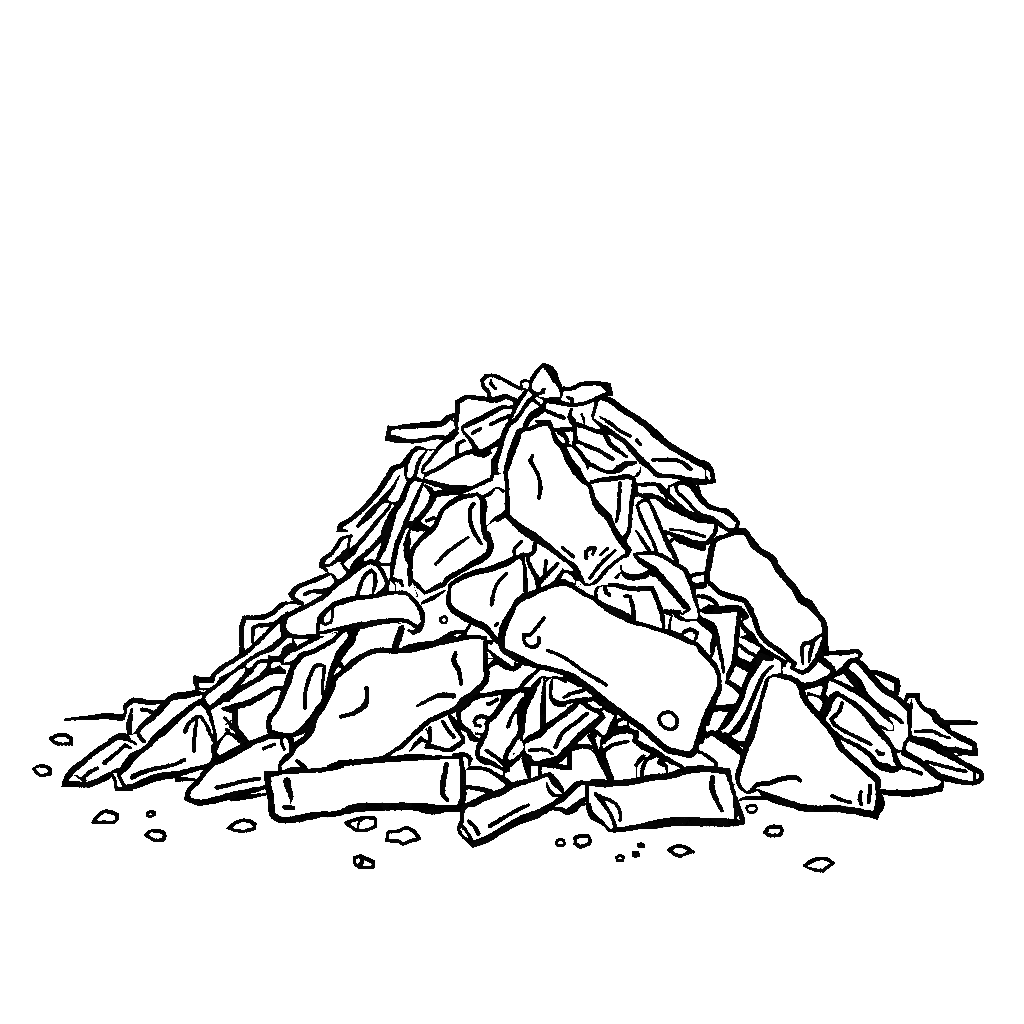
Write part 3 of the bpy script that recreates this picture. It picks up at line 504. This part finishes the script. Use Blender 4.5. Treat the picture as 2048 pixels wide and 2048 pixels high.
P('rubble_chunk', 5, "J: 135,1355,0 240,1350,0 390,1400,0 300,1440,0 150,1510,0 120,1480,0", [], 'white filler chip added to brighten the triangular gap between the long timber and the tilted log', 'rubble', GC)  # uninked filler, added near the surface so the enclosed gap catches light
P('splinter', 4, "J: 965,1085,0 1040,1060,0 1130,990,0 1150,1010,0 1150,1120,0 1000,1120,0", [], 'tiny white triangular filler added to brighten the gap under the lower end of the right-leaning log', 'splinter', GT)  # added backing without ink, keeps this dark pocket white
P('rubble_chunk', 6, "J: 695,1015,30 720,1060,70 745,1150,62 768,1230,36 720,1270,0 620,1330,0 520,1222,30 525,1185,18 585,1100,56 640,1062,34", [], 'white diamond-shaped chunk behind the short tilted log', 'rubble', GC)
P('splinter', 5, "J: 542,1080,20 560,960,0 650,820,0 700,870,0 722,930,16 700,990,30 600,1070,30", ["J: 563,1060,22 570,1075,22", "J: 612,1003,18 625,998,14"], 'small white speckled chip under the upright leaning log', 'splinter', GT)
P('splinter', 5, "J: 765,1105,30 800,1080,0 870,1090,0 862,1130,28 872,1190,22 790,1250,0 778,1200,20", [], 'tiny square white chip below the right-leaning log', 'splinter', GT)
P('rubble_chunk', 5, "J: 868,1200,30 875,1130,36 900,1090,0 1000,1110,60 1060,1128,46 1160,1135,46 1156,1060,46 1155,965,44 1210,942,52 1310,932,42 1390,962,48 1460,1072,62 1530,1212,62 1560,1290,62 1300,1310,0 1150,1370,0 1090,1340,0 960,1230,0", ["J: 940,1090,60 1040,1070,60 1120,1005,42", "J: 900,1110,30 1000,1115,60"], 'broad white chunk behind the gap between the two front timbers', 'rubble', GC)
P('splinter', 4, "J: 1195,925,40 1230,860,0 1320,800,0 1345,830,42 1400,940,36 1310,925,40", [], 'small white triangular chip right of the right-leaning log', 'splinter', GT)
P('splinter', 3, "J: 1365,790,30 1400,780,0 1490,850,0 1455,930,25 1458,1020,25 1425,985,42 1400,900,34", ["J: 1360,765,40 1385,800,30"], 'thin upright white sliver between two chunks under the central slab', 'splinter', GT)
P('rubble_chunk', 9, "J: 1005,1502,30 1080,1440,62 1150,1370,66 1230,1298,66 1300,1282,42 1330,1290,0 1340,1440,0 1300,1440,46 1200,1528,92 1130,1565,62 1070,1540,50 980,1532,42", ["J: 1230,1480,40 1290,1490,40"], 'white wedge bridging the two front timbers beside the tilted log', 'rubble', GC)

# ================================================================ lower left
P('rubble_chunk', 3, "G: 912,845,22 922,790,34 920,732,46 1000,682,62 1130,698,48 1290,702,46 1320,720,0 1060,1000,0 1000,1010,0 962,998,45 940,940,0 930,880,0",
  ["G: 983,762,20 970,850,46 958,920,60 962,990,46", "G: 1080,768,40 1150,780,36 1185,800,46"], 'square white block at the far left behind the sloping planks', 'rubble', GC)
P('broken_plank', 5, "G: 1035,985,38 1062,945,48 1180,845,62 1290,732,62 1370,652,58 1500,630,72 1610,605,62 1625,615,50 1690,610,0 1690,660,0 1560,770,0 1400,920,0 1200,1100,0 1060,1190,0 1025,1160,12 1030,1110,15 945,1050,18 942,1015,8 1000,1002,8",
  ["G: 1035,985,38 1070,1040,42 1105,1078,36", "G: 1640,600,20 1690,625,30"], 'wide white plank sloping down-left above the big triangular slab on the left', 'plank', GP)
P('rubble_slab', 7, "G: 860,1400,36 920,1320,85 1000,1220,80 1060,1180,52 1140,1120,52 1210,1040,68 1300,970,76 1400,880,68 1500,790,58 1600,715,54 1660,690,66 1702,740,56 1740,830,36 1775,960,30 1795,1060,30 1778,1120,55 1775,1260,52 1720,1312,52 1600,1340,48 1430,1390,62 1200,1430,78 1000,1508,62 920,1520,46 890,1470,36",
  ["G: 1500,980,46 1530,910,40 1610,835,36 1655,838,30 1700,910,36 1740,1000,36 1780,1075,36", "G: 1618,840,26 1598,960,38 1585,1060,40 1584,1170,38", "G: 990,1420,52 1100,1370,46 1300,1320,40 1420,1290,38 1490,1256,42"],
  'big white triangular slab at the lower left with a three-branched crack', 'slab', GS, ground=True, push=0.14)
P('splinter', 5, "G: 795,1385,22 812,1425,36 835,1535,34 980,1540,34 960,1480,0 880,1400,0", [], 'thin white flake under the left corner of the left triangular slab', 'splinter', GT, ground=True)
P('broken_plank', 6, "G: 335,1490,56 345,1450,56 400,1370,62 530,1260,56 640,1170,50 760,1090,52 840,1032,62 930,1038,72 970,1072,28 1026,1105,24 1060,1180,0 1010,1260,0 920,1350,0 870,1350,46 800,1380,52 720,1430,62 600,1480,62 560,1493,56 450,1488,52",
  ["G: 722,1280,46 830,1190,40 920,1115,40 972,1140,26", "G: 438,1405,16 500,1440,28 530,1452,36", "G: 520,1422,36 580,1370,38 650,1336,40"],
  'white plank lying on the ground at the far left tip of the heap', 'plank', GP, ground=True)
P('broken_plank', 8, "H: 165,1530,58 185,1450,50 270,1370,50 350,1260,52 430,1180,64 500,1148,84 620,1082,84 740,1022,72 830,980,52 960,930,54 1040,920,66 1130,928,52 1170,980,52 1190,1080,46 1130,1150,0 1080,1300,0 1000,1350,0 930,1360,0 918,1420,40 800,1452,52 600,1500,66 450,1540,66 300,1568,58 220,1555,52",
  ["H: 905,1050,36 950,1030,38 1008,1008,38", "H: 1075,950,30 1080,1000,32 1105,1058,28", "H: 450,1425,42 570,1400,40 700,1365,38 862,1338,40", "H: 1170,960,50 1180,1080,60"],
  'pointed white plank on the ground left of the long front timber', 'plank', GP, ground=True)
P('splinter', 6, "H: 680,1500,48 800,1450,0 940,1390,0 985,1480,0 920,1490,28 800,1508,50 600,1530,62 620,1500,0", [], 'thin white flake under the pointed plank left of the long timber', 'splinter', GT, ground=True)
P('rubble_chunk', 5, "H: 440,1120,42 445,1060,36 475,985,34 540,905,30 580,908,36 650,950,46 720,1000,62 720,1050,0 500,1170,0", ["H: 430,1150,50 470,1130,50"], 'small white chunk between the left triangular slab and the pointed plank', 'rubble', GC)
P('rubble_chunk', 4, "H: 515,665,35 560,660,52 650,640,62 760,605,62 900,532,58 1000,472,48 1080,465,42 1120,470,0 1060,640,0 980,800,0 1000,940,0 830,1000,0 740,990,62 690,920,62 640,860,62 628,780,60 628,690,62",
  ["H: 525,752,30 560,785,26 600,850,34", "H: 535,815,14 585,780,16", "H: 540,860,24 560,880,40"], 'tall white block left of the broad board on the lower left', 'rubble', GC)
P('broken_plank', 3, "H: 440,620,0 510,595,0 550,555,92 650,485,66 850,372,62 950,312,66 1050,300,52 1110,312,30 1160,310,0 1140,470,0 1060,480,0 740,640,0 520,680,0 400,660,0", [], 'white slab-like board sloping behind the tall block on the left', 'plank', GP)
P('splinter', 5, "H: 600,485,40 700,388,36 790,298,40 840,222,42 880,205,36 950,205,36 952,245,30 910,315,52 840,382,52 680,462,52", [], 'pointed white lath just right of the pointed left plank', 'splinter', GT)
P('rubble_chunk', 3, "H: 968,205,42 1060,190,56 1090,210,30 1200,220,0 1190,310,0 1140,310,0 1110,300,30 1050,268,48 960,302,20", ["H: 1075,228,14 1150,225,36 1220,212,56", "H: 1040,275,20 1055,262,40"], 'white star-shaped chip left of the broad board', 'rubble', GC)
P('splinter', 5, "G: 1410,1400,50 1500,1340,0 1720,1290,0 1720,1350,0 1620,1460,0 1590,1445,28 1500,1440,42 1420,1440,46", [], 'thin white sliver between the left triangular slab and the pointed plank', 'splinter', GT, ground=True)

# ================================================================ lower right
P('broken_plank', 5, "M: 430,370,62 490,295,48 545,290,48 600,340,62 660,412,62 720,482,62 820,582,64 930,652,56 1020,735,56 1052,780,50 1056,860,60 1060,950,40 1055,1030,24 1012,1100,36 1005,1168,40 950,1172,26 905,1150,26 800,1010,0 660,850,0 640,650,56 615,600,62 540,490,95 460,405,62",
  ["M: 640,640,60 700,700,62 790,780,80 870,812,46 940,850,38 985,893,36", "M: 785,785,44 830,850,42 880,910,32"], 'long white plank down the right slope, above the two-edged plank', 'plank', GP)
P('splinter', 6, "M: 268,480,28 330,490,36 440,540,52 550,600,56 600,632,50 700,702,62 820,832,50 900,920,14 902,965,14 860,970,14 780,935,44 740,920,0 500,720,0 400,640,0 340,610,0 270,660,42 222,640,42 245,560,48", [], 'thin white lath between the long plank and the two-edged plank on the right', 'splinter', GT)
P('broken_plank', 8, "M: 190,840,30 225,845,46 260,765,76 310,655,66 360,612,52 430,655,46 540,722,52 640,822,58 720,922,72 790,1010,62 880,1112,46 905,1180,42 922,1260,48 965,1320,52 930,1345,55 830,1328,84 750,1298,62 690,1220,52 620,1162,48 500,1092,42 390,1036,42 310,965,38 240,885,32",
  ["M: 405,702,38 380,780,40 300,865,40 335,912,40 480,1002,40 600,1062,40 682,1102,38", "M: 742,1168,34 770,1195,50 810,1195,30"], 'two-edged white plank with an inner outline, right of the big triangular slab', 'plank', GP, push=0.22)
P('splinter', 4, "M: 320,465,18 345,435,42 420,405,46 500,470,0 640,620,0 605,640,28 550,600,42 440,525,0 335,490,0", ["M: 440,400,60 560,540,85"], 'small white sliver at the top of the right-slope planks', 'splinter', GT)
P('rubble_chunk', 5, "M: 0,560,0 45,560,40 120,540,46 190,515,50 250,530,66 235,640,46 190,645,30 80,612,30 40,600,0", [], 'small white chip on the right edge of the big triangular slab, upper of two', 'rubble', GC)
P('rubble_chunk', 6, "M: 80,628,28 130,630,26 190,652,32 245,692,56 222,765,56 185,805,20 120,790,0 30,650,0", [], 'small white chip on the right edge of the big triangular slab, lower of two', 'rubble', GC)
P('rubble_chunk', 4, "M: 655,395,30 740,415,56 850,455,66 930,492,66 942,560,58 925,620,52 890,618,62 800,560,54 730,490,54", [], 'small dark-edged white knob on the right outline of the heap', 'rubble', GC)
P('rubble_chunk', 6, "M: 1018,700,24 1042,632,46 1130,632,50 1142,690,36 1220,772,52 1280,795,64 1330,870,84 1400,922,84 1440,975,48 1560,1042,62 1682,1102,52 1692,1188,58 1650,1188,60 1500,1160,66 1380,1152,66 1290,1095,74 1200,1066,62 1070,1045,42 1060,960,30 1062,850,50 1072,740,34",
  ["M: 1112,980,30 1290,980,36 1350,1010,38 1442,1042,30", "M: 1075,670,14 1072,760,30"], 'pointed white chunk at the far right with a short crack, upper of the two', 'rubble', GC, push=0.12)
P('broken_plank', 7, "M: 1020,1090,36 1050,1062,16 1130,1085,42 1260,1122,52 1360,1180,52 1480,1230,62 1600,1300,56 1700,1352,56 1748,1375,42 1752,1440,46 1690,1473,48 1580,1470,48 1450,1440,62 1330,1410,72 1260,1350,72 1180,1290,58 1090,1232,62 1010,1190,62 1010,1140,30",
  ["M: 1220,1270,40 1380,1312,38 1480,1340,38 1600,1366,36", "M: 1500,1215,14 1600,1200,10", "M: 1688,1370,30 1685,1440,30"], 'white plank end at the far right tip of the heap, lower of the two', 'plank', GP, push=0.22)
P('rubble_slab', 4, "M: 905,1172,20 960,1172,26 1020,1180,0 1350,1400,0 1378,1460,28 1355,1530,62 1250,1552,62 1100,1572,70 900,1572,62 770,1560,52 730,1480,0 650,1340,0 690,1280,0 890,1150,0",
  ["M: 990,1332,36 1080,1352,38 1168,1385,46", "M: 910,1180,44 930,1260,50 975,1320,40"], 'low white slab on the ground right of the big triangular slab', 'slab', GS)

# ================================================================ pebbles
pebble("G: 198,1045,42 275,1015,40 350,1015,40 395,1050,40 395,1098,38 285,1100,36 238,1085,38", [], 'oval white pebble at the far left under the ground line')
pebble("G: 38,1340,36 60,1320,30 160,1320,34 190,1350,42 192,1388,38 100,1402,36 58,1370,36", [], 'oval white pebble nearest the left border')
pebble("G: 610,1855,38 655,1800,40 715,1755,40 790,1760,40 838,1785,40 838,1835,38 815,1855,36 700,1855,36", [], 'pointed white pebble left of the tiny ring pebble at lower left')
pebble("G: 1136,1765,30 1165,1750,30 1200,1765,30 1202,1787,30 1168,1803,30 1138,1790,30", [], 'tiny ring-like pebble below the left triangular slab')
pebble("W: 155,915,42 185,885,34 265,878,38 315,890,38 335,930,36 325,965,38 245,970,36 195,945,36", [], 'oval white pebble just below the tiny ring pebble at lower left')
pebble("W: 958,850,42 1000,810,40 1075,780,38 1155,782,38 1205,815,38 1195,855,38 1090,880,36 1000,868,30", [], 'large oval white pebble left below the long timber')
pebble("X: 158,800,40 265,765,36 345,750,32 430,755,36 440,785,38 435,835,38 350,870,36 270,868,38 200,835,36", ["X: 315,760,26 280,795,30 268,850,24"], 'white pebble with a crease, close under the long timber')
pebble("X: 545,972,34 556,925,32 558,888,30 610,884,34 665,878,34 700,860,34 740,848,36 790,868,36 830,905,38 856,950,42 830,965,36 785,968,36 745,990,38 710,1003,38 685,990,36 660,975,36 600,975,36", [], 'largest, notched white pebble left of the tilted log')
pebble("X: 240,1195,36 240,1140,36 295,1120,34 345,1145,36 415,1175,36 418,1225,34 345,1230,30 285,1230,34", ["X: 305,1130,46 310,1175,40 280,1215,44"], 'white pebble with two bright spots, lowest on the left')
pebble("Y: 262,970,30 300,962,30 328,972,30 334,998,30 320,1020,30 268,1022,30 254,998,30", [], 'small square ring-like pebble right of the tilted log')
pebble("Y: 435,950,40 485,928,38 560,928,38 580,955,40 572,1000,38 485,1032,38 437,1000,38", [], 'round white pebble under the left end of the stubby timber')
pebble("Y: 835,1130,28 868,1115,28 903,1130,28 900,1160,28 842,1164,28", [], 'tiny ring-like pebble below the stubby timber')
pebble("Y: 1050,1015,34 1072,1002,34 1094,1015,34 1090,1027,30 1052,1027,30", ["Y: 1050,1017,40 1094,1018,42"], 'solid black speck under the stubby timber, upper of two')
pebble("Y: 1005,1092,36 1040,1092,36 1044,1112,36 1025,1122,34 1004,1115,34", ["Y: 1005,1106,50 1040,1106,50"], 'solid black speck under the stubby timber, lower of two')
pebble("Y: 1345,1065,40 1395,1032,34 1455,1025,32 1520,1045,34 1575,1080,38 1520,1090,36 1455,1122,38 1395,1100,34", [], 'lens-shaped white pebble right below the stubby timber')
pebble("T: 456,640,30 495,632,28 540,638,28 550,662,30 524,695,30 495,702,30 464,692,30 449,665,28", [], 'small ring pebble between the stubby timber and the big triangular slab')
pebble("T: 630,895,44 660,850,38 690,838,36 780,840,36 793,880,38 775,915,40 670,922,42", [], 'oval white pebble under the left part of the big triangular slab')
pebble("T: 1008,1215,26 1050,1190,40 1100,1158,38 1150,1148,38 1220,1150,38 1285,1186,36 1235,1225,36 1190,1263,38 1110,1252,36 1050,1235,32", [], 'pointed white pebble farthest out at lower right')

# ---------------------------------------------------------------- ground and its drawn line
def struct(o): o['kind'] = 'structure'; return o
g = MB(); R = 45.0
ring = [(R*math.cos(k*math.pi/32), 20 + R*math.sin(k*math.pi/32), 0) for k in range(64)]
g.add(ring, [tuple(range(64))], 0)
struct(g.build('ground', mats=(PAPER,)))
gl = Plane([(x, y, CAM.z / -ray(x, y).z) for x in (100, 1000, 1900) for y in (1437, 1445)])
def gpos(x, y, off):
    r = ray(x, y); p = CAM + r * (CAM.z / -r.z)
    return Vector((p.x, p.y, 0.006 if off < 0 else -0.004))
lb = MB()
for s in ("G: 335,872,14 490,858,28 620,850,40 700,838,52 800,842,52 890,850,55 915,842,50",
          "M: 1400,897,40 1540,897,36 1640,900,36 1705,903,26"):
    ribbon(lb, [a[:3] for a in smooth(parse(s), False, 6.0)], gpos, False)
struct(lb.build('ground_line'))

# ---------------------------------------------------------------- core of the heap
core = MB(); rows = []; NU = 18
for i in range(22):
    py = 790 + i*(1585-790)/21.0
    w = 915.0*(py-690)/870.0*0.80
    row = []
    for j in range(NU+1):
        px = 1060 + w*(-1 + 2*j/NU)
        p = CAM + ray(px, py)*depth_of_y(px, py, max(heap_y(px, py) + 0.05, ground_y(py) + 0.10) + random.uniform(0, .02)); p.z = max(p.z, -0.02); row.append(p)
    for j in range(1, NU):
        p0 = row[NU - j]
        q = Vector((p0.x, 0.12 + 0.9*w/450*(1-(1-2*j/NU)**2), p0.z)); row.append(q)
    rows.append(row)
N2 = len(rows[0]); vs = [p for r in rows for p in r]; fs = []
for i in range(len(rows)-1):
    for j in range(N2):
        fs.append((i*N2+j, i*N2+(j+1) % N2, (i+1)*N2+(j+1) % N2, (i+1)*N2+j))
fs.append(tuple(range(N2)))
core.add(vs, fs, 0)
cb = core.build('rubble_fill')
cb['kind'] = 'stuff'; cb['label'] = 'white fine rubble packed inside the heap behind the pieces'; cb['category'] = 'rubble'

# ---------------------------------------------------------------- light, camera, render
w = bpy.data.worlds.new('World'); S.world = w; w.use_nodes = True
bg = w.node_tree.nodes['Background']
bg.inputs['Color'].default_value = (1, 1, 1, 1); bg.inputs['Strength'].default_value = 2.0
ld = bpy.data.lights.new('soft_lamp', 'AREA'); ld.size = 8; ld.energy = 1500
lo = bpy.data.objects.new('soft_lamp', ld); COL.objects.link(lo)
lo.location = (-3, -9, 9); lo.rotation_euler = (Vector((0, 0, .6)) - lo.location).to_track_quat('-Z', 'Y').to_euler()

cd = bpy.data.cameras.new('camera'); co = bpy.data.objects.new('camera', cd); COL.objects.link(co)
cd.sensor_width = 36; cd.lens = 36*FPX/2048; cd.clip_end = 300; cd.clip_start = 0.1
co.location = CAM; co.rotation_euler = (math.pi/2 - PITCH, 0, 0)
S.camera = co
S.view_settings.view_transform = 'Standard'; S.view_settings.look = 'None'
S.view_settings.exposure = 6.5; S.view_settings.gamma = 1; S.view_settings.use_curve_mapping = False
S.render.engine = 'CYCLES'
S.cycles.filter_width = 0.5
S.cycles.max_bounces = 16; S.cycles.diffuse_bounces = 16
S.cycles.use_denoising = False
